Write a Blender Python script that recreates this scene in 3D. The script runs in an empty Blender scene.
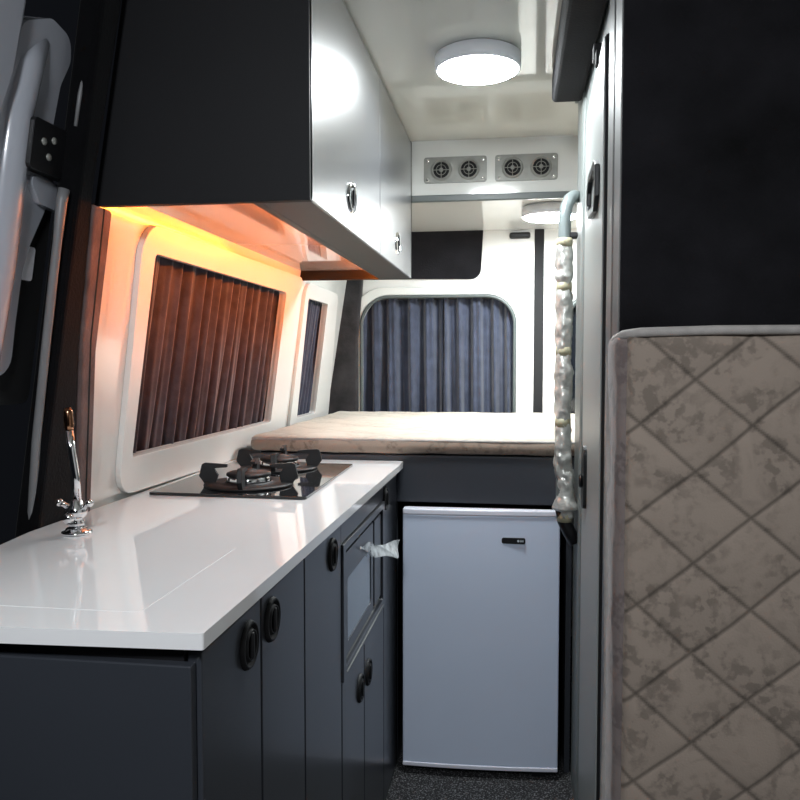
import bpy, bmesh, math, random
from mathutils import Vector, Matrix, noise
random.seed(7)
S = bpy.context.scene
COL = S.collection
PI = math.pi
FL = -0.02          # floor level
CEIL = 2.04

# ------------------------------------------------------------------ materials
def mat(name, col, rough=0.5, metal=0.0, coat=0.0, coat_rough=0.05, vary=0.08, scale=8.0, bump=0.0, bscale=None,
        sheen=0.0, spec=0.5, emit=None, estr=0.0, attr=None, ior=1.5):
    m = bpy.data.materials.new(name); m.use_nodes = True
    nt = m.node_tree; N = nt.nodes; L = nt.links
    b = N['Principled BSDF']
    tc = N.new('ShaderNodeTexCoord')
    nz = N.new('ShaderNodeTexNoise'); nz.inputs['Scale'].default_value = scale; nz.inputs['Detail'].default_value = 5
    L.new(tc.outputs['Object'], nz.inputs['Vector'])
    cr = N.new('ShaderNodeValToRGB')
    cr.color_ramp.elements[0].position = 0.3; cr.color_ramp.elements[1].position = 0.7
    cr.color_ramp.elements[0].color = [max(0, c*(1-vary)) for c in col] + [1]
    cr.color_ramp.elements[1].color = [min(1, c*(1+vary)) for c in col] + [1]
    L.new(nz.outputs['Fac'], cr.inputs['Fac'])
    src = cr.outputs['Color']
    if attr:
        a = N.new('ShaderNodeAttribute'); a.attribute_name = attr
        mx = N.new('ShaderNodeMix'); mx.data_type = 'RGBA'; mx.blend_type = 'MULTIPLY'; mx.inputs[0].default_value = 1
        L.new(src, mx.inputs[6]); L.new(a.outputs['Color'], mx.inputs[7]); src = mx.outputs[2]
    L.new(src, b.inputs['Base Color'])
    b.inputs['Roughness'].default_value = rough
    b.inputs['Metallic'].default_value = metal
    b.inputs['IOR'].default_value = ior
    b.inputs['Coat Weight'].default_value = coat
    b.inputs['Coat Roughness'].default_value = coat_rough
    b.inputs['Coat IOR'].default_value = max(1.5, ior)
    b.inputs['Specular IOR Level'].default_value = spec
    b.inputs['Sheen Weight'].default_value = sheen
    if emit:
        b.inputs['Emission Color'].default_value = list(emit) + [1]
        b.inputs['Emission Strength'].default_value = estr
    if bump:
        n2 = N.new('ShaderNodeTexNoise'); n2.inputs['Scale'].default_value = bscale or scale*10; n2.inputs['Detail'].default_value = 4
        L.new(tc.outputs['Object'], n2.inputs['Vector'])
        bp = N.new('ShaderNodeBump'); bp.inputs['Strength'].default_value = bump; bp.inputs['Distance'].default_value = 0.003
        L.new(n2.outputs['Fac'], bp.inputs['Height']); L.new(bp.outputs['Normal'], b.inputs['Normal'])
    return m

M = {}
M['dark_cab'] = mat('dark grey lacquer', (.036,.040,.049), .33, coat=.3, coat_rough=.18, vary=.05, scale=3)
M['dark_gloss'] = mat('dark grey satin door', (.05,.053,.06), .34, coat=1, coat_rough=.25, vary=.04, scale=3, ior=1.9)
M['dark_matt'] = mat('dark matt board', (.008,.008,.0095), .6, spec=.25, vary=.06, scale=4)
M['dark_strip'] = mat('dark grey edging', (.035,.034,.035), .45, vary=.06, scale=4)
M['black'] = mat('black plastic', (.008,.008,.009), .35, vary=.1, scale=20)
M['black_matt'] = mat('black rubber', (.006,.006,.007), .8, vary=.1, scale=20)
M['suede'] = mat('dark grey suede', (.003,.003,.0036), .95, vary=.4, scale=9, bump=.4, bscale=160, sheen=.04, spec=.08)
M['suede_panel'] = mat('black suede panel', (.010,.0096,.0118), .9, vary=.7, scale=5, bump=.4, bscale=160, sheen=.08, spec=.15)
M['pillar_amber_lit'] = mat('pillar fabric with painted amber glow', (.11,.075,.07), .9, vary=.35, scale=14, bump=.5, bscale=120, sheen=.15, spec=.1)  # amber glow of the light strip painted into the fabric colour
M['suede_pillar'] = mat('charcoal pillar fabric', (.035,.033,.035), .95, vary=.4, scale=14, bump=.5, bscale=120, sheen=.2, spec=.1)
M['white_gloss'] = mat('white gloss lining', (.74,.74,.71), .12, coat=.4, coat_rough=.04, vary=.02, scale=2)
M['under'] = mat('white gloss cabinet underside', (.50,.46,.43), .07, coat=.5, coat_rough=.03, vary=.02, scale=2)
M['latch'] = mat('black latch plastic', (.008,.008,.009), .6, vary=.1, scale=20, spec=.3)
M['ceil'] = mat('white gloss ceiling board', (.60,.60,.55), .05, coat=.3, coat_rough=.04, vary=.03, scale=2)
M['white_satin'] = mat('white moulded trim', (.78,.77,.74), .26, vary=.02, scale=3)
M['worktop'] = mat('white polished worktop', (.88,.87,.87), .06, coat=.4, coat_rough=.03, vary=.015, scale=5)
M['silver'] = mat('pale grey fridge enamel', (.66,.74,.90), .38, metal=.1, vary=.025, scale=2.5)
M['pale_edge'] = mat('pale lilac plastic', (.75,.76,.85), .35, vary=.02, scale=3)
M['chrome'] = mat('chrome', (.85,.85,.86), .08, metal=1, vary=.03, scale=10)
M['steel'] = mat('brushed steel', (.23,.23,.21), .45, metal=.2, vary=.12, scale=30)
M['door_grey'] = mat('white enamel cabin door', (.30,.315,.305), .42, spec=.5, vary=.03, scale=3)
M['post_grey'] = mat('grey aluminium post', (.12,.12,.12), .42, spec=.6, vary=.06, scale=4)
M['post_shade'] = mat('grey post shaded side', (.09,.088,.09), .5, vary=.06, scale=4)  # shading on the post's rounded corner painted as a darker step
M['cabin_grey'] = mat('grey enamel cabin side', (.16,.175,.17), .4, spec=.6, vary=.04, scale=3)
M['glass_black'] = mat('black hob glass', (.006,.006,.007), .06, coat=.6, coat_rough=.03, vary=.1, scale=5)
M['cast'] = mat('cast iron', (.008,.008,.009), .55, vary=.3, scale=30, bump=.2)
M['mw_glass'] = mat('microwave glass with painted reflection', (.20,.25,.31), .12, coat=.6, coat_rough=.05, vary=.05, scale=4)  # bluish reflection painted into the glass colour
M['velvet'] = mat('dark velvet curtain', (.058,.050,.060), .9, vary=.25, scale=25, sheen=.35, spec=.1, bump=.15, bscale=200)
M['velvet_blue'] = mat('slate blue curtain', (.045,.053,.082), .85, vary=.25, scale=18, sheen=.3, spec=.15, bump=.2, bscale=90)
M['led'] = mat('amber light strip', (1,.5,.1), .5, emit=(1,.20,.012), estr=210, vary=0)
M['lamp'] = mat('lit lamp diffuser', (1,1,1), .4, emit=(.92,.98,1), estr=140, vary=0)
M['lamp_rear'] = mat('lit rear lamp diffuser', (1,1,1), .4, emit=(.92,.98,1), estr=270, vary=0)
M['lamp_rim'] = mat('white lamp rim', (.75,.76,.80), .35, vary=.02)
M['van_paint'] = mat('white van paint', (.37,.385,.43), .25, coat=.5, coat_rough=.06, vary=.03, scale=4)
M['foil'] = mat('crinkled silver film', (.66,.65,.61), .28, metal=.5, vary=.3, scale=40, bump=1.0, bscale=45)
M['tape'] = mat('yellowed tape', (.40,.37,.25), .5, vary=.15, scale=30)
M['pole'] = mat('grey green pipe', (.20,.23,.23), .35, metal=.3, vary=.05)
M['cable_white'] = mat('white sticker', (.8,.8,.85), .5, vary=.02)
M['grey_trim'] = mat('grey green edge trim', (.085,.10,.098), .4, vary=.05)
M['flange'] = mat('pale painted flange', (.17,.17,.175), .4, vary=.06, scale=10)
M['pane'] = mat('dark window pane', (.01,.012,.016), .05, coat=.5, vary=.1)
M['pale_mark'] = mat('pale lettering', (.6,.65,.7), .4, vary=.02)
M['amber'] = mat('chrome tip with painted amber reflection', (.32,.16,.09), .15, metal=1, vary=.5, scale=60)  # chrome tip, the strip's amber reflection painted into its colour

def fabric(name, base, dark, edge=False):
    m = bpy.data.materials.new(name); m.use_nodes = True
    nt = m.node_tree; N = nt.nodes; L = nt.links; b = N['Principled BSDF']
    tc = N.new('ShaderNodeTexCoord')
    n1 = N.new('ShaderNodeTexNoise'); n1.inputs['Scale'].default_value = 8; n1.inputs['Detail'].default_value = 6; n1.inputs['Distortion'].default_value = 1.2
    n2 = N.new('ShaderNodeTexVoronoi'); n2.inputs['Scale'].default_value = 55
    n3 = N.new('ShaderNodeTexNoise'); n3.inputs['Scale'].default_value = 60; n3.inputs['Detail'].default_value = 3
    for n in (n1, n2, n3): L.new(tc.outputs['Object'], n.inputs['Vector'])
    r1 = N.new('ShaderNodeValToRGB'); r1.color_ramp.elements[0].position = .42; r1.color_ramp.elements[1].position = .60
    L.new(n1.outputs['Fac'], r1.inputs['Fac'])
    r2 = N.new('ShaderNodeValToRGB'); r2.color_ramp.elements[0].position = .47; r2.color_ramp.elements[1].position = .60
    L.new(n3.outputs['Fac'], r2.inputs['Fac'])
    mu = N.new('ShaderNodeMath'); mu.operation = 'MULTIPLY'; L.new(r1.outputs['Color'], mu.inputs[0]); L.new(r2.outputs['Color'], mu.inputs[1])
    ad = N.new('ShaderNodeMath'); ad.operation = 'MULTIPLY_ADD'; L.new(r1.outputs['Color'], ad.inputs[0]); ad.inputs[1].default_value = .22; L.new(mu.outputs[0], ad.inputs[2])
    ad.use_clamp = True
    mx = N.new('ShaderNodeMix'); mx.data_type = 'RGBA'; L.new(ad.outputs[0], mx.inputs[0])
    mx.inputs[6].default_value = list(base)+[1]; mx.inputs[7].default_value = list(dark)+[1]
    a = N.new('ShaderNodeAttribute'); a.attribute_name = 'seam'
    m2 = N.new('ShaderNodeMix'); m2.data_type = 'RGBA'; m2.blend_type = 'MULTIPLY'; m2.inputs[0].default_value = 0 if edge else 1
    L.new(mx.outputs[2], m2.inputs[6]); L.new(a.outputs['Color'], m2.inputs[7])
    L.new(m2.outputs[2], b.inputs['Base Color'])
    b.inputs['Roughness'].default_value = .85; b.inputs['Sheen Weight'].default_value = .15; b.inputs['Specular IOR Level'].default_value = .2
    bp = N.new('ShaderNodeBump'); bp.inputs['Strength'].default_value = .3; bp.inputs['Distance'].default_value = .002
    n4 = N.new('ShaderNodeTexNoise'); n4.inputs['Scale'].default_value = 300; L.new(tc.outputs['Object'], n4.inputs['Vector'])
    L.new(n4.outputs['Fac'], bp.inputs['Height']); L.new(bp.outputs['Normal'], b.inputs['Normal'])
    return m
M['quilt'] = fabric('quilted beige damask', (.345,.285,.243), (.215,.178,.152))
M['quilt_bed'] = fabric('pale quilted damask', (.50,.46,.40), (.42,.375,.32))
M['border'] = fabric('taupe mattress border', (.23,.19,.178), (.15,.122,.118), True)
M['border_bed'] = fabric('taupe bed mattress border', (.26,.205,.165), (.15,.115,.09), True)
M['piping'] = mat('grey piping', (.42,.39,.37), .7, vary=.15, scale=40, bump=.3)

def carpet():
    m = mat('black speckled carpet', (.012,.012,.013), .9)
    nt = m.node_tree; N = nt.nodes; L = nt.links; b = N['Principled BSDF']
    tc = N.new('ShaderNodeTexCoord'); n = N.new('ShaderNodeTexNoise'); n.inputs['Scale'].default_value = 190; n.inputs['Detail'].default_value = 2
    L.new(tc.outputs['Object'], n.inputs['Vector'])
    r = N.new('ShaderNodeValToRGB'); e = r.color_ramp.elements
    e[0].position = .52; e[0].color = (.010,.010,.011,1); e[1].position = .70; e[1].color = (.22,.22,.23,1)
    L.new(n.outputs['Fac'], r.inputs['Fac']); L.new(r.outputs['Color'], b.inputs['Base Color'])
    bp = N.new('ShaderNodeBump'); bp.inputs['Strength'].default_value = .8; bp.inputs['Distance'].default_value = .006
    L.new(n.outputs['Fac'], bp.inputs['Height']); L.new(bp.outputs['Normal'], b.inputs['Normal'])
    return m
M['carpet'] = carpet()

def film():
    m = bpy.data.materials.new('clear plastic film'); m.use_nodes = True
    nt = m.node_tree; N = nt.nodes; L = nt.links; b = N['Principled BSDF']
    b.inputs['Base Color'].default_value = (.8,.84,.86,1); b.inputs['Roughness'].default_value = .15
    tr = N.new('ShaderNodeBsdfTransparent'); mx = N.new('ShaderNodeMixShader')
    n = N.new('ShaderNodeTexNoise'); n.inputs['Scale'].default_value = 40
    tc = N.new('ShaderNodeTexCoord'); L.new(tc.outputs['Object'], n.inputs['Vector'])
    r = N.new('ShaderNodeMapRange'); r.inputs[1].default_value = .3; r.inputs[2].default_value = .7; r.inputs[3].default_value = .3; r.inputs[4].default_value = .9
    L.new(n.outputs['Fac'], r.inputs[0])
    L.new(r.outputs[0], mx.inputs[0]); L.new(tr.outputs[0], mx.inputs[1]); L.new(b.outputs[0], mx.inputs[2])
    L.new(mx.outputs[0], N['Material Output'].inputs['Surface'])
    return m
M['film'] = film()

# ------------------------------------------------------------------ object helpers
WM = {}
def thing(name, label, cat, loc, group=None, kind=None):
    o = bpy.data.objects.new(name, None); COL.objects.link(o); o.location = loc
    o.empty_display_size = .05
    if kind: o['kind'] = kind
    else:
        o['label'] = label; o['category'] = cat
        if group: o['group'] = group
    WM[o.name] = Matrix.Translation(loc)
    return o
def obj(name, bm, m, parent=None, smooth=False, label=None, cat=None, kind=None, group=None, recalc=True, bevel=0):
    if recalc: bmesh.ops.recalc_face_normals(bm, faces=bm.faces[:])
    if parent is not None:
        W = WM[parent.name]; bm.transform(W.inverted())
    else: W = Matrix.Identity(4)
    me = bpy.data.meshes.new(name); bm.to_mesh(me); bm.free()
    me.materials.append(M[m])
    o = bpy.data.objects.new(name, me); COL.objects.link(o)
    if parent is not None: o.parent = parent
    WM[o.name] = W
    if smooth:
        for p in me.polygons: p.use_smooth = True
    if bevel:
        md = o.modifiers.new('edge', 'BEVEL'); md.width = bevel; md.segments = 3; md.limit_method = 'ANGLE'; md.angle_limit = .6
    if label: o['label'] = label
    if cat: o['category'] = cat
    if kind: o['kind'] = kind
    if group: o['group'] = group
    return o
def struct(name, bm, m, parent=None, **k):
    return obj(name, bm, m, parent, kind=None if parent is not None else 'structure', **k)
def move(o, v):            # copy helper: shift of a thing
    o.location = Vector(o.location) + Vector(v)
def dup(o, parent=None, d=(0,0,0)):
    c = o.copy(); COL.objects.link(c); c.parent = parent
    if parent is None: c.location = Vector(o.location) + Vector(d)
    for ch in list(o.children): dup(ch, c)
    return c

def B(): return bmesh.new()
def box(bm, x0, x1, y0, y1, z0, z1, bev=0, seg=2):
    t = bmesh.new(); bmesh.ops.create_cube(t, size=1)
    for v in t.verts: v.co = Vector(((x0+x1)/2 + v.co.x*(x1-x0), (y0+y1)/2 + v.co.y*(y1-y0), (z0+z1)/2 + v.co.z*(z1-z0)))
    if bev: bmesh.ops.bevel(t, geom=t.edges[:], offset=bev, segments=seg, affect='EDGES', profile=.5)
    merge(bm, t); return bm
def merge(bm, t, mtx=None):
    if mtx is not None: t.transform(mtx)
    me = bpy.data.meshes.new('tmp'); t.to_mesh(me); t.free(); bm.from_mesh(me); bpy.data.meshes.remove(me)
def rpoly(pts, r, n=6):
    out = []; k = len(pts)
    for i in range(k):
        p = Vector(pts[i]); a = Vector(pts[i-1]); b = Vector(pts[(i+1) % k])
        ri = r[i] if isinstance(r, (list, tuple)) else r
        if ri <= 0: out.append(tuple(p)); continue
        da = (a-p).normalized(); db = (b-p).normalized()
        ang = da.angle(db); d = min(ri/math.tan(ang/2), (a-p).length*.49, (b-p).length*.49)
        rr = d*math.tan(ang/2); bis = (da+db).normalized(); c = p + bis*(rr/math.sin(ang/2))
        s = p+da*d - c; e = p+db*d - c
        a0 = math.atan2(s.y, s.x); a1 = math.atan2(e.y, e.x); dl = (a1-a0+PI) % (2*PI) - PI
        for j in range(n+1):
            t = a0 + dl*j/n; out.append((c.x+rr*math.cos(t), c.y+rr*math.sin(t)))
    return out
def rect(a0, a1, b0, b1, r=0, n=6): return rpoly([(a0,b0),(a1,b0),(a1,b1),(a0,b1)], r, n)
def plate(bm, outline, holes, f, d0, d1):
    """flat plate with holes; f(a,b,d) -> 3D point; d0 back, d1 front"""
    t = bmesh.new(); layers = []
    for d in (d0, d1):
        edges = []; loops = []
        for lp in [outline] + list(holes):
            vs = [t.verts.new((p[0], p[1], d)) for p in lp]; loops.append(vs)
            edges += [t.edges.new((vs[i], vs[(i+1) % len(vs)])) for i in range(len(vs))]
        bmesh.ops.triangle_fill(t, edges=edges, use_beauty=True, normal=(0,0,1))
        layers.append(loops)
    for A, Bv in zip(*layers):
        for i in range(len(A)):
            j = (i+1) % len(A); t.faces.new((A[i], A[j], Bv[j], Bv[i]))
    for v in t.verts: v.co = f(*v.co)
    bmesh.ops.recalc_face_normals(t, faces=t.faces[:])
    merge(bm, t); return bm
def lathe(bm, prof, c, axis='z', n=32):
    """prof: list of (r, h); revolved about axis through c"""
    t = bmesh.new(); rings = []
    for r, h in prof:
        if r < 1e-6: rings.append([t.verts.new((0,0,h))]); continue
        rings.append([t.verts.new((r*math.cos(2*PI*i/n), r*math.sin(2*PI*i/n), h)) for i in range(n)])
    for A, Bv in zip(rings, rings[1:]):
        for i in range(n):
            j = (i+1) % n
            if len(A) == 1 and len(Bv) == 1: continue
            if len(A) == 1: t.faces.new((A[0], Bv[j], Bv[i]))
            elif len(Bv) == 1: t.faces.new((A[i], A[j], Bv[0]))
            else: t.faces.new((A[i], A[j], Bv[j], Bv[i]))
    if axis == 'x': R = Matrix.Rotation(PI/2, 4, 'Y')
    elif axis == '-x': R = Matrix.Rotation(-PI/2, 4, 'Y')
    elif axis == '-y': R = Matrix.Rotation(PI/2, 4, 'X')
    else: R = Matrix.Identity(4)
    merge(bm, t, Matrix.Translation(c) @ R); return bm
def tube(bm, pts, r, n=12, cap=True, closed=False, rf=None):
    pts = [Vector(p) for p in pts]; k = len(pts); rings = []
    up = None
    for i, p in enumerate(pts):
        if closed: d = (pts[(i+1) % k] - pts[i-1]).normalized()
        else: d = (pts[min(i+1, k-1)] - pts[max(i-1, 0)]).normalized()
        if up is None:
            up = Vector((0,0,1)) if abs(d.z) < .9 else Vector((1,0,0))
        a = d.cross(up).normalized(); b = a.cross(d).normalized(); up = b
        ri = r[i] if isinstance(r, (list, tuple)) else r
        ring = []
        for j in range(n):
            th = 2*PI*j/n; q = ri * (rf(i, th) if rf else 1)
            ring.append(bm.verts.new(p + a*q*math.cos(th) + b*q*math.sin(th)))
        rings.append(ring)
    for i in range(k if closed else k-1):
        A, C = rings[i], rings[(i+1) % k]
        for j in range(n): bm.faces.new((A[j], A[(j+1) % n], C[(j+1) % n], C[j]))
    if cap and not closed:
        bm.faces.new(rings[0]); bm.faces.new(rings[-1][::-1])
    return bm
def grid(bm, nu, nv, f):
    V = [[bm.verts.new(f(i/nu, j/nv)) for j in range(nv+1)] for i in range(nu+1)]
    for i in range(nu):
        for j in range(nv): bm.faces.new((V[i][j], V[i+1][j], V[i+1][j+1], V[i][j+1]))
    return bm

# the left wall leans inward towards the roof
SL = .157
def wx(z): return -.885 + SL*(z-.94)
def W(y, z, d):
    n = Vector((1,0,-SL)).normalized()
    return Vector((wx(z), y, z)) + n*d
def XZ(Y): return lambda a, b, d: Vector((a, Y-d, b))       # faces the camera (-Y)
def YZ(X): return lambda a, b, d: Vector((X+d, a, b))       # faces +X
def YZn(X): return lambda a, b, d: Vector((X-d, a, b))      # faces -X
def XY(Z): return lambda a, b, d: Vector((a, b, Z+d))

# ------------------------------------------------------------------ setting
struct('floor', box(B(), -1.1, 1.05, -1.0, 3.8, FL-.05, FL), 'carpet')
struct('ceiling', box(B(), -.85, 1.0, -.6, 3.75, CEIL, CEIL+.04), 'ceil')
OPEN1 = rpoly([(1.671,1.033),(2.695,1.033),(2.663,1.487),(1.656,1.487)], [.012]*4)
OPEN2 = rpoly([(3.04,1.022),(3.33,1.022),(3.271,1.490),(2.955,1.490)], [.012]*4)
wall_out = [(1.43,FL),(3.66,FL),(3.66,2.04),(1.43,2.04)]
struct('wall_left', plate(B(), wall_out, [OPEN1, OPEN2], W, -.006, 0), 'white_gloss')
struct('wall_right', box(B(), .95, .99, -.6, 3.7, FL, CEIL), 'white_satin')

# side windows: moulded frames (structure) with a dark pane behind
def side_window(name, outer, hole, kidr):
    b = plate(B(), rpoly(outer, kidr), [hole], W, 0.0, .014)
    o = struct(name, b, 'white_satin', bevel=.011)
    c = struct('window_pane', plate(B(), [(min(p[0] for p in hole)-.03, min(p[1] for p in hole)-.03), (max(p[0] for p in hole)+.03, min(p[1] for p in hole)-.03),
        (max(p[0] for p in hole)+.03, max(p[1] for p in hole)+.03), (min(p[0] for p in hole)-.03, max(p[1] for p in hole)+.03)], [], W, -.125, -.12), 'pane', o)
    # reveal around the opening
    rv = B(); k = len(hole)
    V0 = [rv.verts.new(W(p[0], p[1], 0)) for p in hole]; V1 = [rv.verts.new(W(p[0], p[1], -.012)) for p in hole]
    for i in range(k): rv.faces.new((V0[i], V0[(i+1) % k], V1[(i+1) % k], V1[i]))
    struct('window_reveal', rv, 'white_satin', o)
    return o
side_window('window_1', [(1.628,.948),(2.885,.932),(2.855,1.556),(1.588,1.548)], OPEN1, [.07,.05,.05,.07])
side_window('window_2', [(2.955,.96),(3.60,.96),(3.43,1.545),(2.905,1.549)], OPEN2, [.05,.05,.05,.05])

# curtains
def curtain(name, bm_f, pleats, amp, nv, m, seed, label, loc, group=None, sub=20):
    rnd = random.Random(seed)
    ph = [rnd.uniform(-.35, .35) for _ in range(pleats+2)]; am = [rnd.uniform(.65, 1.15) for _ in range(pleats+2)]
    def disp(u, v):
        q = u*pleats; i = int(q); fr = q-i
        w = ph[i]*(1-fr) + ph[i+1]*fr; a = am[i]*(1-fr) + am[i+1]*fr
        sway = .25*math.sin(v*3+i*1.7)
        s = math.sin(2*PI*(q + w*.6) + sway*(1-v))
        return amp*a*(.75+.25*(1-v))*(math.copysign(abs(s)**.8, s)) + amp*.25*math.sin(2*PI*2.3*q+v*2+seed)
    b = grid(B(), pleats*sub, nv, lambda u, v: bm_f(u, v, disp(u, v)))
    t = thing(name, label, 'curtain', loc, group)
    obj('fabric', b, m, t, smooth=True, recalc=False)
    return t
def cur1(u, v, d):
    z = 1.012 + v*(1.500-1.012); y = 1.645 + u*(2.725-1.645)
    return W(y, z, -.026 + d)
c1 = curtain('window_curtain', cur1, 16, .016, 24, 'velvet', 3,
    'dark pleated velvet curtain in the big side window under the amber light strip', (-.86,2.15,1.0))
rb = B(); tube(rb, [W(1.64,1.482,-.040), W(2.70,1.482,-.040)], .007); obj('rail', rb, 'black', c1)
def cur2(u, v, d): return W(2.93+u*.43, 1.005+v*.49, -.026+d)
c2 = curtain('window_curtain', cur2, 9, .012, 20, 'velvet_blue', 5,
    'narrow dark blue curtain in the small side window beyond the hob', (-.86,3.15,1.0))
rb = B(); tube(rb, [W(2.94,1.484,-.03), W(3.34,1.484,-.03)], .006); obj('rail', rb, 'black', c2)

# rear doors
YR = 3.65
RW = rpoly([(-.713,.93),(-.003,.93),(-.003,1.545),(-.713,1.545)], [.05,.05,.13,.13], 10)
door1 = struct('door_1', plate(B(), [(-.90,FL),(.085,FL),(.085,1.86),(-.90,1.86)], [RW], XZ(YR), -.04, 0), 'white_satin')
def ring_out(hole, c, g): return [((p[0]-c[0])*(1+g/abs(.355))+c[0], (p[1]-c[1])*(1+g/.31)+c[1]) for p in hole]
struct('window_frame', plate(B(), ring_out(RW, (-.358,1.2375), .045), [ring_out(RW, (-.358,1.2375), .006)], XZ(YR), 0, .014), 'white_gloss', door1, bevel=.006)
struct('window_seal', tube(B(), [Vector((p[0], YR-.014, p[1])) for p in RW], .008, 8, closed=True), 'grey_trim', door1, smooth=True)
struct('window_pane', box(B(), -.75, .03, YR+.10, YR+.105, .9, 1.6), 'pane', door1)
struct('door_latch', box(B(), -.03, .065, YR-.03, YR, 1.80, 1.828, .010, 3), 'black', door1)
up = rpoly([(-.80,1.632),(-.160,1.622),(-.148,1.845),(-.80,1.845)], [0,.045,.0,0])
struct('upper_panel', plate(B(), up, [], XZ(YR), 0, .012), 'suede_panel', door1)
RW2 = rpoly([(.225,.93),(.84,.93),(.84,1.545),(.225,1.545)], [.05,.05,.13,.13], 10)
door2 = struct('door_2', plate(B(), [(.123,FL),(.95,FL),(.95,1.86),(.123,1.86)], [RW2], XZ(YR), -.04, 0), 'white_satin')
struct('window_seal', tube(B(), [Vector((p[0], YR-.010, p[1])) for p in RW2], .012, 8, closed=True), 'grey_trim', door2, smooth=True)
struct('window_pane', box(B(), .20, .87, YR+.02, YR+.025, .9, 1.6), 'pane', door2)
struct('trim_1', box(B(), .083, .126, YR-.008, YR+.04, FL, 1.85, .003), 'black_matt')          # rubber seal between the doors
struct('trim_2', plate(B(), [(-.90,.90),(-.727,.90),(-.727,1.35),(-.700,1.70),(-.90,1.70)], [], XZ(YR), -.05, .035), 'suede_pillar', bevel=.012)

def rear(u, v, d, x0, x1):
    x = x0 + u*(x1-x0); return Vector((x, YR+.040-d, .95 + v*(1.552-.95)))
g = None
ca = curtain('window_curtain', lambda u, v, d: rear(u, v, d, -.745, -.336), 5, .034, 20, 'velvet_blue', 11,
    'slate blue curtain, left half of the pair across the rear door window', (-.53,3.65,.95), 'rear door curtains')
cb = curtain('window_curtain', lambda u, v, d: rear(u, v, d, -.331, .03), 5, .032, 20, 'velvet_blue', 23,
    'slate blue curtain, right half of the pair across the rear door window', (-.15,3.65,.95), 'rear door curtains')
for t, x0, x1 in ((ca, -.72, -.33), (cb, -.33, .0)):
    obj('rail', tube(B(), [(x0, YR+.045, 1.540), (x1, YR+.045, 1.540)], .006), 'black', t)

# bulkhead over the bed: hollow box hanging from the ceiling
YB = 2.868
struct('ceiling_bulkhead', box(B(), -.72, .95, YB, 3.70, 1.842, CEIL), 'white_gloss')
struct('trim_3', box(B(), -.72, .95, YB-.006, YB+.012, 1.822, 1.846, .003), 'grey_trim')

def vent_panel(x0, x1, z0, z1, cxs, label):
    t = thing('vent_panel', label, 'air vent', ((x0+x1)/2, YB, z0), 'vent panels on the bulkhead')
    cz = (z0+z1)/2
    holes = [[(cx+.030*math.cos(2*PI*i/28), cz+.030*math.sin(2*PI*i/28)) for i in range(28)] for cx in cxs]
    obj('plate', plate(B(), rect(x0, x1, z0, z1, .010), holes, XZ(YB), 0.0, .005), 'steel', t)
    for cx in cxs:
        c = (cx, YB-.005, cz)
        r = obj('vent_ring', lathe(B(), [(.028,-.004),(.029,.004),(.032,.007),(.036,.005),(.038,0)], c, '-y', 36), 'steel', t, smooth=True)
        bb = lathe(B(), [(0,.0),(.029,.0),(.029,-.004),(0,-.004)], c, '-y', 32)
        obj('vent_opening', bb, 'black_matt', r)
        s = B()
        for k in range(4):
            a = PI/4*0 + k*PI/2
            tube(s, [(cx, YB-.008, cz), (cx+.029*math.cos(a), YB-.008, cz+.029*math.sin(a))], .0016, 6)
        ringp = [Vector((cx+.018*math.cos(2*PI*i/24), YB-.008, cz+.018*math.sin(2*PI*i/24))) for i in range(24)]
        tube(s, ringp, .0013, 6, closed=True)
        lathe(s, [(0,.004),(.006,.0035),(.008,0)], (cx, YB-.007, cz), '-y', 16)
        obj('grille', s, 'steel', r)
    for sx in (x0+.014, x1-.014):
        for sz in (z0+.013, z1-.013):
            obj('screw', lathe(B(), [(0,.003),(.004,.0025),(.006,0)], (sx, YB-.005, sz), '-y', 12), 'chrome', t, smooth=True)
    return t
vent_panel(-.331, -.105, 1.888, 1.980, (-.268, -.169), 'brushed grey plate with two round black vents, beside the overhead cabinet')
vent_panel(-.076, .144, 1.888, 1.980, (-.014, .086), 'brushed grey plate with two round black vents, nearer the grab rail')

def ceiling_lamp(c, zc, r, label, m='lamp'):
    t = thing('ceiling_lamp', label, 'lamp', (c[0], c[1], zc), 'round ceiling lamps')
    obj('lamp_rim', lathe(B(), [(r*.90,0),(r,-.006),(r*1.0,-.030),(r*.985,-.040),(r*.95,-.042),(r*.93,-.036)], (c[0], c[1], zc), 'z', 64), 'lamp_rim', t, smooth=True)
    obj('diffuser', lathe(B(), [(r*.935,-.032),(r*.93,-.041),(r*.85,-.046),(r*.6,-.049),(0,-.050)], (c[0], c[1], zc), 'z', 64), m, t, smooth=True)
    return t
ceiling_lamp((-.101,2.085), CEIL, .111, 'round white lit lamp on the high glossy ceiling')
ceiling_lamp((.128,3.12), 1.842, .108, 'round lit lamp under the low ceiling above the bed', 'lamp_rear')

# ------------------------------------------------------------------ left side door opening
pill = rpoly([(1.31,.80),(1.565,.80),(1.565,2.04),(1.31,2.04)], .01)
p1 = struct('trim_4', plate(B(), [(1.325,FL),(1.46,FL),(1.455,.94),(1.392,1.29),(1.376,1.54),(1.378,1.60),(1.40,2.03),(1.325,2.03)], [], W, -.03, .016), 'suede', bevel=.010)
struct('trim_5', plate(B(), [(1.46,FL),(1.515,FL),(1.507,.94),(1.445,1.29),(1.440,1.541),(1.377,1.541),(1.393,1.29),(1.456,.94)], [], W, -.02, .020), 'pillar_amber_lit', bevel=.006)
sm = B()
tube(sm, [W(1.483,.945,.020), W(1.421,1.29,.020), W(1.410,1.54,.020)], .002, 6)
struct('trim_seam', sm, 'black_matt', p1)
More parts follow.
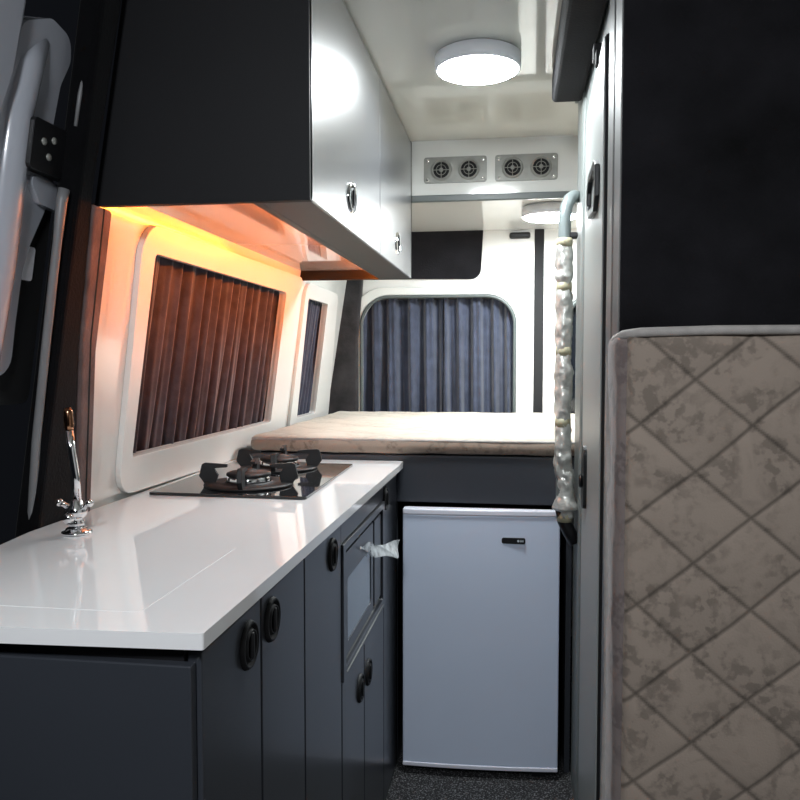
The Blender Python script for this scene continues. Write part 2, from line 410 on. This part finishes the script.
# pale flange along the opening, with the bead at its top
fb = B()
fr_ = .008; fp = [(1.335,.90),(1.334,.947),(1.318,1.10),(1.312,1.269),(1.309,1.40),(1.308,1.463),(1.306,1.53),(1.309,1.552)]
pts = [W(y, z, -.002) for y, z in fp]
tube(fb, pts, .008, 10, rf=lambda i, th: 1.0 + (.4 if i >= 6 else 0)*.6)
struct('trim_6', fb, 'flange', smooth=True)
fb2 = B(); tube(fb2, [W(1.323,1.665,-.004), W(1.325,1.72,-.004), W(1.335,1.80,-.004)], [.003,.004,.001], 8); struct('trim_7', fb2, 'flange', smooth=True)
# black sheet put in for the darkness behind it, then the open van door
struct('dark_backing', plate(B(), [(.95,FL),(1.42,FL),(1.42,2.03),(.95,2.03)], [], W, -.24, -.20), 'black_matt')
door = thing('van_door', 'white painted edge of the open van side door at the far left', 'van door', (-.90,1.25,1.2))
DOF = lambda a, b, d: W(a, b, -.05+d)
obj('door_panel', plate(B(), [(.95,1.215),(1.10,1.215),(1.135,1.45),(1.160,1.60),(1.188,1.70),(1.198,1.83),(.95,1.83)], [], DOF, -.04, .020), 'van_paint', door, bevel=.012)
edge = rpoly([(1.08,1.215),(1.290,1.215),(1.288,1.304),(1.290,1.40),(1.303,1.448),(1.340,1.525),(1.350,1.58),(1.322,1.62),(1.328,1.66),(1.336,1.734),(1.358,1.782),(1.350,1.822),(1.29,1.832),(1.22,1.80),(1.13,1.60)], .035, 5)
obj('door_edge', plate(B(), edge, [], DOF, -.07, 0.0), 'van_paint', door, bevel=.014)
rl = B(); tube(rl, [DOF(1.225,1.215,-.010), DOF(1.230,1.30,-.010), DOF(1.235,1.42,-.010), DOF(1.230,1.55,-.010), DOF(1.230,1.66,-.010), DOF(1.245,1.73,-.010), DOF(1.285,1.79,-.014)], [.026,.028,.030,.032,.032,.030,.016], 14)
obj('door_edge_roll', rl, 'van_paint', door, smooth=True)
st = obj('striker_plate', plate(B(), rect(1.232,1.392,1.570,1.654,.008), [], DOF, 0.0, .030), 'black', door, bevel=.004)
for a, b in ((1.290,1.628),(1.262,1.620),(1.280,1.598)):
    s = B(); c = DOF(a, b, .030); lathe(s, [(0,.004),(.0055,.003),(.0065,0)], (0,0,0), 'x', 12); s.transform(Matrix.Translation(c))
    obj('screw', s, 'steel', st, smooth=True)
obj('flap', plate(B(), rpoly([(1.255,1.565),(1.30,1.52),(1.375,1.515),(1.392,1.56)], .01, 3), [], DOF, -.01, .012), 'van_paint', door, bevel=.006)
obj('seal', plate(B(), rect(1.22,1.372,1.16,1.545,.02), [], DOF, -.03, -.012), 'black_matt', door)
obj('tag', plate(B(), rect(1.302,1.334,1.385,1.445,.006), [], DOF, -.012, -.009), 'cable_white', door, label='small white tag')

# ------------------------------------------------------------------ kitchen base cabinet
XF = -.36
kc = thing('kitchen_cabinet', 'dark grey lower kitchen cabinet with flat doors under the white worktop', 'cabinet', (-.62,1.6,FL))
cb_ = B()
box(cb_, -.872, XF-.020, .858, 1.606, FL, .919)
box(cb_, -.872, XF-.020, 1.606, 2.154, FL, .556)
box(cb_, -.872, -.70, 1.606, 2.154, .556, .919)
box(cb_, -.70, XF-.020, 1.606, 2.154, .866, .919)
box(cb_, -.872, XF-.020, 2.154, 2.396, FL, .919)
obj('carcass', cb_, 'dark_matt', kc)
obj('end_panel', box(B(), -.90, XF-.006, .844, .860, FL, .899, .002), 'dark_cab', kc)
LATCH_PROF = [(0,.002),(.017,.002),(.019,.007),(.021,.007),(.023,.001),(.026,.001),(.028,.006),(.031,.006),(.033,.003),(.034,0)]
def latch(parent, y, z, X, m='latch'):
    bm = lathe(B(), LATCH_PROF, (X, y, z), 'x', 32)
    box(bm, X+.002, X+.009, y-.004, y+.004, z-.018, z+.018, .002)
    return obj('latch', bm, m, parent, smooth=True)
def base_door(y0, y1, z0, z1, ly, lz):
    d = obj('door', box(B(), XF-.018, XF, y0+.0015, y1-.0015, z0, z1, .0025, 2), 'dark_cab', kc)
    latch(d, ly, lz, XF)
base_door(.860, 1.078, FL+.005, .908, 1.022, .860)
base_door(1.080, 1.314, FL+.005, .908, 1.125, .862)
base_door(1.316, 1.608, FL+.005, .908, 1.524, .862)
base_door(2.150, 2.396, FL+.005, .908, 2.176, .862)
base_door(1.612, 1.860, FL+.005, .560, 1.807, .471)
base_door(1.862, 2.148, FL+.005, .560, 1.910, .469)
obj('filler', box(B(), XF-.018, XF-.001, 1.610, 2.148, .862, .908, .0015), 'dark_cab', kc)
# microwave built into the unit
mw = thing('microwave', 'built-in dark microwave oven in the lower kitchen cabinet', 'microwave', (XF,1.88,.565))
obj('frame', plate(B(), rect(1.613,2.147,.563,.860), [rect(1.640,2.118,.590,.842,.006)], YZ(XF), -.018, .004), 'dark_cab', mw, bevel=.002)
obj('body', box(B(), XF-.018, XF-.010, 1.634, 2.124, .584, .848), 'black', mw)
dr = obj('door', plate(B(), rect(1.648,1.990,.604,.832,.004), [rect(1.676,1.962,.630,.772,.008)], YZ(XF), -.012, -.001), 'dark_cab', mw, bevel=.0015)
obj('window', box(B(), XF-.011, XF-.003, 1.672, 1.966, .626, .776), 'mw_glass', dr)
obj('control_panel', box(B(), XF-.012, XF-.001, 2.010, 2.110, .604, .832, .003), 'dark_cab', mw)
obj('lower_bevel', plate(B(), rect(1.640,2.118,.576,.596), [], lambda a, b, d: Vector((XF-.012+d+(.596-b)*.75, a, b)), 0, .003), 'steel', mw, label='silver bevelled lower edge')
# strip of protective film peeling off the microwave
def ff(u, v):
    y = 1.79 + .31*u + .05*v*u; z = .812 - .085*u + (v-.5)*(.008+.030*u) + .006*math.sin(9*u+5*v)
    x = XF + .004 + .10*max(0, u-.55)**1.1 + .003*math.sin(13*u+6*v)*u
    return Vector((x, y, z))
ft = thing('plastic_film', 'strip of clear protective film peeling off the microwave front', 'plastic film', (XF,2.0,.8))
obj('film', grid(B(), 24, 8, ff), 'film', ft, smooth=True, recalc=False)

# worktop
wt = thing('worktop', 'long glossy white kitchen worktop running along the window wall', 'worktop', (-.62,1.6,.905))
wo = rpoly([(-.89,0.811),(-.3485,0.839),(-.337,2.396),(-.868,2.396),(-.868,1.30),(-.855,1.20)], [.01,.004,.02,.0,.0,.0], 5)
obj('slab', plate(B(), wo, [], XY(.9205), 0, .0195), 'worktop', wt, bevel=.0035)
obj('sink_cover', plate(B(), rect(-.815,-.455,.90,1.245,.012), [], XY(.940), 0, .0005), 'worktop', wt)

# hob
hb = thing('gas_hob', 'two burner black glass gas hob set into the white worktop', 'hob', (-.65,1.98,.941))
obj('glass_plate', plate(B(), rpoly([(-.835,1.700),(-.458,1.690),(-.468,2.255),(-.835,2.265)], .008, 4), [], XY(.9405), 0, .007), 'glass_black', hb, bevel=.002)
def burner(cx, cy, rot):
    z = .9475
    b = obj('burner', lathe(B(), [(.105,0),(.108,.003),(.106,.006),(.085,.008),(.070,.005),(.058,.006),(.055,.010)], (cx,cy,z), 'z', 48), 'cast', hb, smooth=True)
    obj('burner_ring', lathe(B(), [(.050,.004),(.052,.010),(.052,.020),(.047,.024),(.040,.024)], (cx,cy,z), 'z', 48), 'chrome', b, smooth=True, label='chrome burner ring')
    cap = lathe(B(), [(.050,.022),(.054,.025),(.053,.030),(.045,.033),(.018,.034),(.016,.038),(0,.039)], (cx,cy,z), 'z', 48)
    obj('burner_cap', cap, 'cast', b, smooth=True)
    prof = [(.106,.003),(.120,.022),(.113,.051),(.106,.054),(.052,.050),(.052,.043),(.084,.041),(.074,.024),(.080,.003)]
    for k in range(4):
        a = rot + k*PI/2
        R = Matrix.Translation((cx,cy,z)) @ Matrix.Rotation(a, 4, 'Z')
        f = B(); plate(f, prof, [], lambda p, q, d: R @ Vector((p, d, q)), -.006, .006)
        obj('pan_support', f, 'cast', b, bevel=.0008)
burner(-.640, 1.835, .15)
burner(-.655, 2.135, .15)
# faucet
fx, fy = -.775, 1.300
fa = thing('faucet', 'slim chrome folding tap with cross handles at the back of the worktop', 'tap', (fx,fy,.94))
obj('base', lathe(B(), [(0,.0),(.026,0),(.026,.004),(.020,.006),(.018,.010),(0,.010)], (fx,fy,.941), 'z', 24), 'chrome', fa, smooth=True)
obj('body', lathe(B(), [(.010,.010),(.013,.014),(.013,.022),(.010,.026),(.016,.030),(.019,.036),(.018,.046),(.012,.052),(.011,.058),(.006,.062)], (fx,fy,.941), 'z', 24), 'chrome', fa, smooth=True)
for s in (-1, 1):
    h = B(); p0 = Vector((fx+s*.010, fy, .941+.044)); p1 = Vector((fx+s*.021, fy-.004, .941+.052)); p2 = Vector((fx+s*.029, fy-.006, .941+.056))
    tube(h, [p0, p1, p2], [.006,.0045,.006], 10); bmesh.ops.create_uvsphere(h, u_segments=12, v_segments=8, radius=.0072, matrix=Matrix.Translation(p2))
    obj('handle', h, 'chrome', fa, smooth=True)
sp = B(); lathe(sp, [(0,.012),(.007,.011),(.010,.006),(.010,0)], (fx-.004,fy-.016,.941+.030), '-y', 16)
obj('outlet', sp, 'chrome', fa, smooth=True)
top = Vector((fx-.010, fy, 1.125)); q = Vector((fx+.004, fy, .941+.058))
sb = B(); tube(sb, [q, q.lerp(top, .35)+Vector((.001,0,0)), q.lerp(top, .7)+Vector((-.001,0,0)), top], [.0060,.0072,.0075,.0072], 14)
obj('spout', sb, 'chrome', fa, smooth=True)
tb = B(); tube(tb, [top, top+Vector((-.0005,0,.006)), top+Vector((-.001,0,.014)), top+Vector((-.002,0,.034)), top+Vector((-.003,0,.041))], [.006,.0085,.0090,.0085,.006], 14)
obj('spout_tip', tb, 'amber', fa, smooth=True, label='chrome tip with painted amber reflection')

# ------------------------------------------------------------------ overhead cabinet
XO = -.375
oc = thing('overhead_cabinet', 'dark grey overhead cabinet with two glossy doors above the side window', 'cabinet', (-.58,2.15,1.545))
Y0, Y1, ZB = 1.425, 2.862, 1.545
endf = XZ(Y0)
obj('end_panel', plate(B(), [(wx(1.545)-.009,ZB),(XO,ZB),(XO,2.035),(wx(2.035)-.004,2.035)], [], lambda a, b, d: Vector((a, Y0+d, b)), 0, .018), 'dark_matt', oc)
obj('end_panel', plate(B(), [(wx(1.545)-.009,ZB),(XO,ZB),(XO,2.035),(wx(2.035)-.004,2.035)], [], lambda a, b, d: Vector((a, Y1-d, b)), 0, .018), 'dark_matt', oc)
obj('carcass', box(B(), -.69, XO-.020, Y0+.018, Y1-.018, 1.594, 2.035), 'dark_matt', oc)
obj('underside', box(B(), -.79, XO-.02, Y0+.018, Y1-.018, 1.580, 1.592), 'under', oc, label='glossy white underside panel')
obj('lower_rail', box(B(), -.472, XO-.003, Y0+.018, Y1-.018, ZB, ZB+.034, .002), 'dark_strip', oc)
obj('cutoff_lip', box(B(), -.490, -.471, Y0+.018, Y1-.018, ZB, ZB+.004), 'dark_strip', oc)  # lip added to cut off the strip's light lower down the wall
def odoor(y0, y1, ly):
    d = obj('door', box(B(), XO-.018, XO, y0+.0015, y1-.0015, ZB+.001, 2.033, .003, 2), 'dark_gloss', oc)
    l = latch(d, ly, 1.622, XO)
    rg = lathe(B(), [(.0300,.0045),(.0325,.0070),(.0350,.0045),(.0355,0)], (XO,ly,1.622), 'x', 32)
    return d, l, rg
for a, b, c in ((Y0, 2.186, 1.792), (2.186, Y1, 2.503)):
    d, l, rg = odoor(a, b, c)
    obj('latch_ring', rg, 'chrome', d, smooth=True)
ls = thing('light_strip', 'amber light strip glowing under the overhead cabinet', 'light strip', (-.47,2.1,1.56))
obj('strip', box(B(), -.4745, -.4722, Y0+.03, Y1-.03, 1.560, 1.570), 'led', ls)

# ------------------------------------------------------------------ bed
be = thing('raised_bed', 'dark blue grey bed platform front above the fridge', 'bed', (.05,2.9,.80))
obj('front_panel', box(B(), -.86, .93, 2.400, 2.418, .812, .958, .003), 'dark_cab', be)
obj('side_panel', box(B(), .158, .174, 2.420, 3.58, FL, .930), 'dark_cab', be)
obj('side_panel', box(B(), -.376, -.360, 2.420, 3.58, FL, .930), 'dark_cab', be)
obj('platform', box(B(), -.87, .93, 2.418, 3.60, .930, .956), 'dark_matt', be)
def quilt_grid(bm, nu, nv, A, Bd, N, size, u0, v0, hu, hv, puff, rnd_edge=.03, wob=.02, dk=.40):
    """quilted sheet: A origin, size=(a,b) along Bd[0], Bd[1]; returns seam colours"""
    seam = bm.loops.layers.float_color.new('seam'); cols = {}
    def f(u, v):
        a = u*size[0]; b = v*size[1]
        p = (a-u0)/hu; q = (b-v0)/hv
        p += wob*math.sin(q*1.9+p); q += wob*math.sin(p*2.3+1)
        s1 = abs(math.sin(PI*(p+q)/2)); s2 = abs(math.sin(PI*(p-q)/2))
        e = min(a, size[0]-a, b, size[1]-b)
        ed = min(1, e/rnd_edge); ed = math.sqrt(max(0, 1-(1-ed)**2))
        h = puff*(min(s1, 1)**.28 * min(s2, 1)**.28)*ed - (1-ed)*puff*1.2
        d = Vector(A) + Bd[0]*a + Bd[1]*b + N*(h + .0012*noise.noise(Vector((a*14, b*14, 3)))*2)
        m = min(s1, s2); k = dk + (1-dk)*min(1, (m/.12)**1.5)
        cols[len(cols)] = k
        return d
    V = []; K = []
    for i in range(nu+1):
        row = []
        for j in range(nv+1):
            co = f(i/nu, j/nv); row.append(bm.verts.new(co)); K.append(cols[len(cols)-1])
        V.append(row)
    for i in range(nu):
        for j in range(nv):
            fc = bm.faces.new((V[i][j], V[i+1][j], V[i+1][j+1], V[i][j+1]))
            idx = (i*(nv+1)+j, (i+1)*(nv+1)+j, (i+1)*(nv+1)+j+1, i*(nv+1)+j+1)
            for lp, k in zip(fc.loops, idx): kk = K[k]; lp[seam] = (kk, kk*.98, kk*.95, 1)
    return bm
EX, EY, EZ = Vector((1,0,0)), Vector((0,1,0)), Vector((0,0,1))
mb = thing('bed_mattress', 'thin pale quilted mattress lying on the raised bed', 'mattress', (.05,3.0,.962))
def soft_box(x0, x1, y0, y1, z0, z1, r, lump, seed, cuts=36):
    t = bmesh.new(); bmesh.ops.create_cube(t, size=1)
    for v in t.verts: v.co = Vector(((x0+x1)/2+v.co.x*(x1-x0), (y0+y1)/2+v.co.y*(y1-y0), (z0+z1)/2+v.co.z*(z1-z0)))
    bmesh.ops.bevel(t, geom=t.edges[:], offset=r, segments=4, affect='EDGES', profile=.5)
    bmesh.ops.subdivide_edges(t, edges=[e for e in t.edges if e.calc_length() > .2], cuts=cuts, use_grid_fill=True)
    t.normal_update()
    for v in t.verts:
        n = noise.noise(Vector(v.co)*9 + Vector((seed,0,0))) + .5*noise.noise(Vector(v.co)*23+Vector((seed,4,0)))
        v.co += v.normal*lump*n
    return t
obj('border', soft_box(-.832, .925, 2.385, 3.60, .9625, 1.010, .022, .003, 1), 'border_bed', mb, smooth=True)
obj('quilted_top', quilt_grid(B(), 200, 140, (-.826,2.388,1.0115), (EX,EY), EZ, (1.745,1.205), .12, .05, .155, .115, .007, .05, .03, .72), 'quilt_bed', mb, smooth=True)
obj('piping', tube(B(), [(-.822,2.392,1.004),(.92,2.392,1.004)], .0045, 8), 'piping', mb, smooth=True)

# ------------------------------------------------------------------ fridge
fr = thing('fridge', 'small pale silver under-bed fridge with a bowed door', 'fridge', (-.10,2.6,FL))
obj('body', box(B(), -.330, .124, 2.380, 2.80, FL+.01, .790, .004), 'dark_matt', fr)
obj('foot', box(B(), -.31, -.27, 2.385, 2.42, FL, FL+.012), 'black', fr)
obj('foot', box(B(), .06, .10, 2.385, 2.42, FL, FL+.012), 'black', fr)
def bow(a): return .008*(1-((a+.099)/.235)**2)
def fdoor(z0, z1, y_front, xin=0):
    pts = [(-.334+xin, 2.378)] ; n = 24
    for i in range(n+1):
        a = -.334+xin + (.470-2*xin)*i/n; pts.append((a, y_front - bow(a) + (a+.334)*.05))
    pts.append((.136-xin, 2.385))
    return plate(B(), pts, [], lambda a, b, d: Vector((a, b, d)), z0, z1)
d = obj('door', fdoor(.018, .786, 2.345), 'silver', fr, bevel=.004)
obj('top_grip', fdoor(.784, .804, 2.341), 'pale_edge', d, bevel=.005, label='pale rounded grip along the door top')
obj('bottom_edge', fdoor(.006, .019, 2.342), 'pale_edge', d, bevel=.003, label='pale strip along the door bottom')
ybd = 2.345 - bow(0) + .334*.05
bdg = obj('badge', plate(B(), rect(-.036,.034,.703,.721,.006), [], XZ(ybd), -.004, .0035), 'black', fr, label='small dark badge on the fridge door', bevel=.001)
obj('emblem', lathe(B(), [(0,.001),(.0032,.001),(.0036,0)], (.0132,ybd-.0035,.712), '-y', 16), 'pale_mark', bdg)
for x0, x1 in ((.019,.021),(.0225,.0245),(.026,.028)):
    obj('letter', box(B(), x0, x1, ybd-.0042, ybd-.003, .709, .715), 'pale_mark', bdg)

# ------------------------------------------------------------------ shower cabin on the right
XC = .180
sc = thing('shower_cabin', 'tall cabin with a white side door and a black suede panel facing the kitchen', 'cabin', (.55,1.9,FL))
obj('side_wall', box(B(), XC+.002, XC+.030, 1.56, 2.385, FL, 2.036), 'cabin_grey', sc)
obj('front_panel', box(B(), XC-.003, .945, 1.400, 1.425, FL, 2.036, .004), 'suede_panel', sc)
obj('post_shaded_side', box(B(), XC-.002, XC+.03, 1.4255, 1.515, FL, 2.036, .003), 'post_shade', sc)
post = rpoly([(XC-.004,1.516),(XC+.030,1.516),(XC+.030,1.605),(XC-.004,1.605)], [.010,.004,.004,.006], 8)
obj('corner_post', plate(B(), post, [], lambda a, b, d: Vector((a, b, d)), FL, 2.036), 'post_grey', sc, smooth=False)
obj('rear_jamb', plate(B(), rpoly([(XC-.004,2.20),(XC+.004,2.18),(XC+.004,2.38),(XC-.004,2.38)], .006, 4), [], lambda a, b, d: Vector((a, b, d)), FL, 2.0), 'cabin_grey', sc)
sd = obj('door', plate(B(), rpoly([(1.630,.05),(2.03,.05),(2.03,1.855),(1.630,1.895)], [.03,.03,.09,.02], 8), [], YZn(XC), -.002, .010), 'door_grey', sc, bevel=.005)
do = rpoly([(1.630,.05),(2.03,.05),(2.03,1.855),(1.630,1.895)], [.03,.03,.09,.02], 8)
obj('door_seal', tube(B(), [Vector((XC, p[0], p[1])) for p in do], .0075, 8, closed=True), 'black_matt', sd, smooth=True)
hg = box(B(), XC-.016, XC, 1.735, 1.765, 1.875, 1.905, .003); box(hg, XC-.018, XC, 1.765, 1.80, 1.895, 1.93, .003)
obj('hinge', hg, 'black_matt', sd)
hexa = [(1.69,1.655),(1.725,1.672),(1.855,1.668),(1.890,1.640),(1.890,1.595),(1.855,1.572),(1.725,1.564),(1.69,1.590)]
hxi = [((p[0]-1.79)*.78+1.79, (p[1]-1.617)*.66+1.617) for p in hexa]
obj('slam_latch', plate(B(), hexa, [hxi], YZn(XC), .010, .020), 'black', sd, bevel=.002)
kb = lathe(B(), [(0,.017),(.014,.016),(.017,.012),(.012,.006),(.012,0)], (XC-.010,1.93,.960), '-x', 20)
plate(kb, rect(1.90,1.965,.895,1.045,.02), [], YZn(XC), .010, .018)
obj('door_handle', kb, 'black', sd, smooth=False)
cv = thing('ceiling_valance', 'dark suede boxed valance under the ceiling above the shower cabin door', 'valance', (.14,1.5,1.95))
obj('box', box(B(), .095, XC-.001, .85, 2.265, 1.962, CEIL-.001, .012, 3), 'suede_panel', cv)
obj('end_trim', box(B(), XC-.014, XC-.001, 2.265, 2.38, 1.995, CEIL-.001, .003), 'grey_trim', cv)

# grab rail, wrapped in film
gr = thing('grab_rail', 'grey grab rail wrapped in crinkled silver film beside the shower cabin', 'grab rail', (.15,2.26,1.2))
GX, GY = .134, 2.26
path = [(.172,GY+.045,1.712),(.160,GY+.032,1.712),(.147,GY+.014,1.700),(.138,GY+.004,1.676),(GX,GY,1.645),(GX,GY,1.4),(GX,GY,1.1),(GX,GY,.83),(.140,GY,.795),(.155,GY,.765),(.172,GY,.735)]
obj('pipe', tube(B(), path, .0175, 16), 'pole', gr, smooth=True)
obj('end_sleeve', tube(B(), path[-4:], .0186, 16), 'black', gr, smooth=True)
obj('bracket', box(B(), .128, .170, GY-.012, GY+.012, 1.588, 1.606, .005), 'black', gr)
fz = []; rr = []
zz = 1.580
rnd = random.Random(4)
while zz > .80:
    fz.append((GX + .004*noise.noise(Vector((zz*12,0,0))) + (.010 if zz < .93 else 0), GY, zz))
    base = .0225 + .006*abs(noise.noise(Vector((0, zz*16, 2)))) + (.012*max(0, math.sin((zz-.80)/.13*2*PI*.98))**1 if zz < .93 else 0)
    for tz in (1.575, 1.455, 1.275, 1.075):
        if abs(zz-tz) < .022: base = .0195 + .004*abs(zz-tz)/.022
    if zz < .825: base = .022
    rr.append(base); zz -= .006
def crin(i, th): return 1 + .22*noise.noise(Vector((math.cos(th)*1.7, math.sin(th)*1.7, fz[i][2]*38))) + .12*noise.noise(Vector((math.cos(th)*4, math.sin(th)*4, fz[i][2]*90)))
wr = obj('film_wrap', tube(B(), fz, rr, 26, rf=crin), 'foil', gr, smooth=True, label='crinkled silver protective film')
for tz, xx in ((1.578,GX),(1.455,GX),(1.275,GX),(1.075,GX),(.806,GX+.008)):
    obj('tape', tube(B(), [(xx,GY,tz+.012),(xx,GY,tz),(xx,GY,tz-.012)], [.0215,.0225,.0215], 18), 'tape', gr, smooth=True, label='yellowed tape band')

# ------------------------------------------------------------------ mattress leaning in front of the suede panel
ml = thing('leaning_mattress', 'beige diamond quilted mattress standing upright on its edge at the right', 'mattress', (.55,1.31,FL))
obj('border', soft_box(.157, .93, 1.263, 1.380, FL+.002, 1.296, .022, .005, 5, 40), 'border', ml, smooth=True)
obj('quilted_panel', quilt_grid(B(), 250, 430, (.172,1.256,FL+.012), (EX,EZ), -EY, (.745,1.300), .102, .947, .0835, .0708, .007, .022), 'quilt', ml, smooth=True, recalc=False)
obj('piping', tube(B(), [(.160,1.374,FL+.02),(.158,1.374,.4),(.163,1.374,.7),(.160,1.374,1.0),(.160,1.370,1.255),(.163,1.33,1.284),(.168,1.27,1.290),(.190,1.254,1.293),(.30,1.252,1.296),(.93,1.252,1.296)], .0075, 10), 'piping', ml, smooth=True)

# ------------------------------------------------------------------ light
w = bpy.data.worlds.new('World'); S.world = w; w.use_nodes = True
w.node_tree.nodes['Background'].inputs['Color'].default_value = (.55,.62,.8,1)
w.node_tree.nodes['Background'].inputs['Strength'].default_value = .008
def area(name, loc, rot, size, power, col):
    l = bpy.data.lights.new(name, 'AREA'); l.shape = 'DISK'; l.size = size; l.energy = power; l.color = col
    o = bpy.data.objects.new(name, l); COL.objects.link(o); o.location = loc; o.rotation_euler = rot; return o
area('front_fill', (-.25,-.30,1.90), (math.radians(42),0,0), .25, 19, (.90,.95,1))  # added fill light behind the camera, out of view

# ------------------------------------------------------------------ camera
cam = bpy.data.cameras.new('Camera'); co = bpy.data.objects.new('Camera', cam); COL.objects.link(co)
cam.sensor_width = 36; cam.lens = 36*788/800; cam.clip_start = .02
co.location = (0,0,1.25)
co.rotation_euler = (PI/2 - math.atan(40/797), 0, math.atan(115/788))
S.camera = co
S.view_settings.view_transform = 'Standard'
S.view_settings.look = 'None'
S.view_settings.exposure = 0
S.cycles.max_bounces = 10
S.cycles.use_denoising = True
S.cycles.sample_clamp_indirect = 6
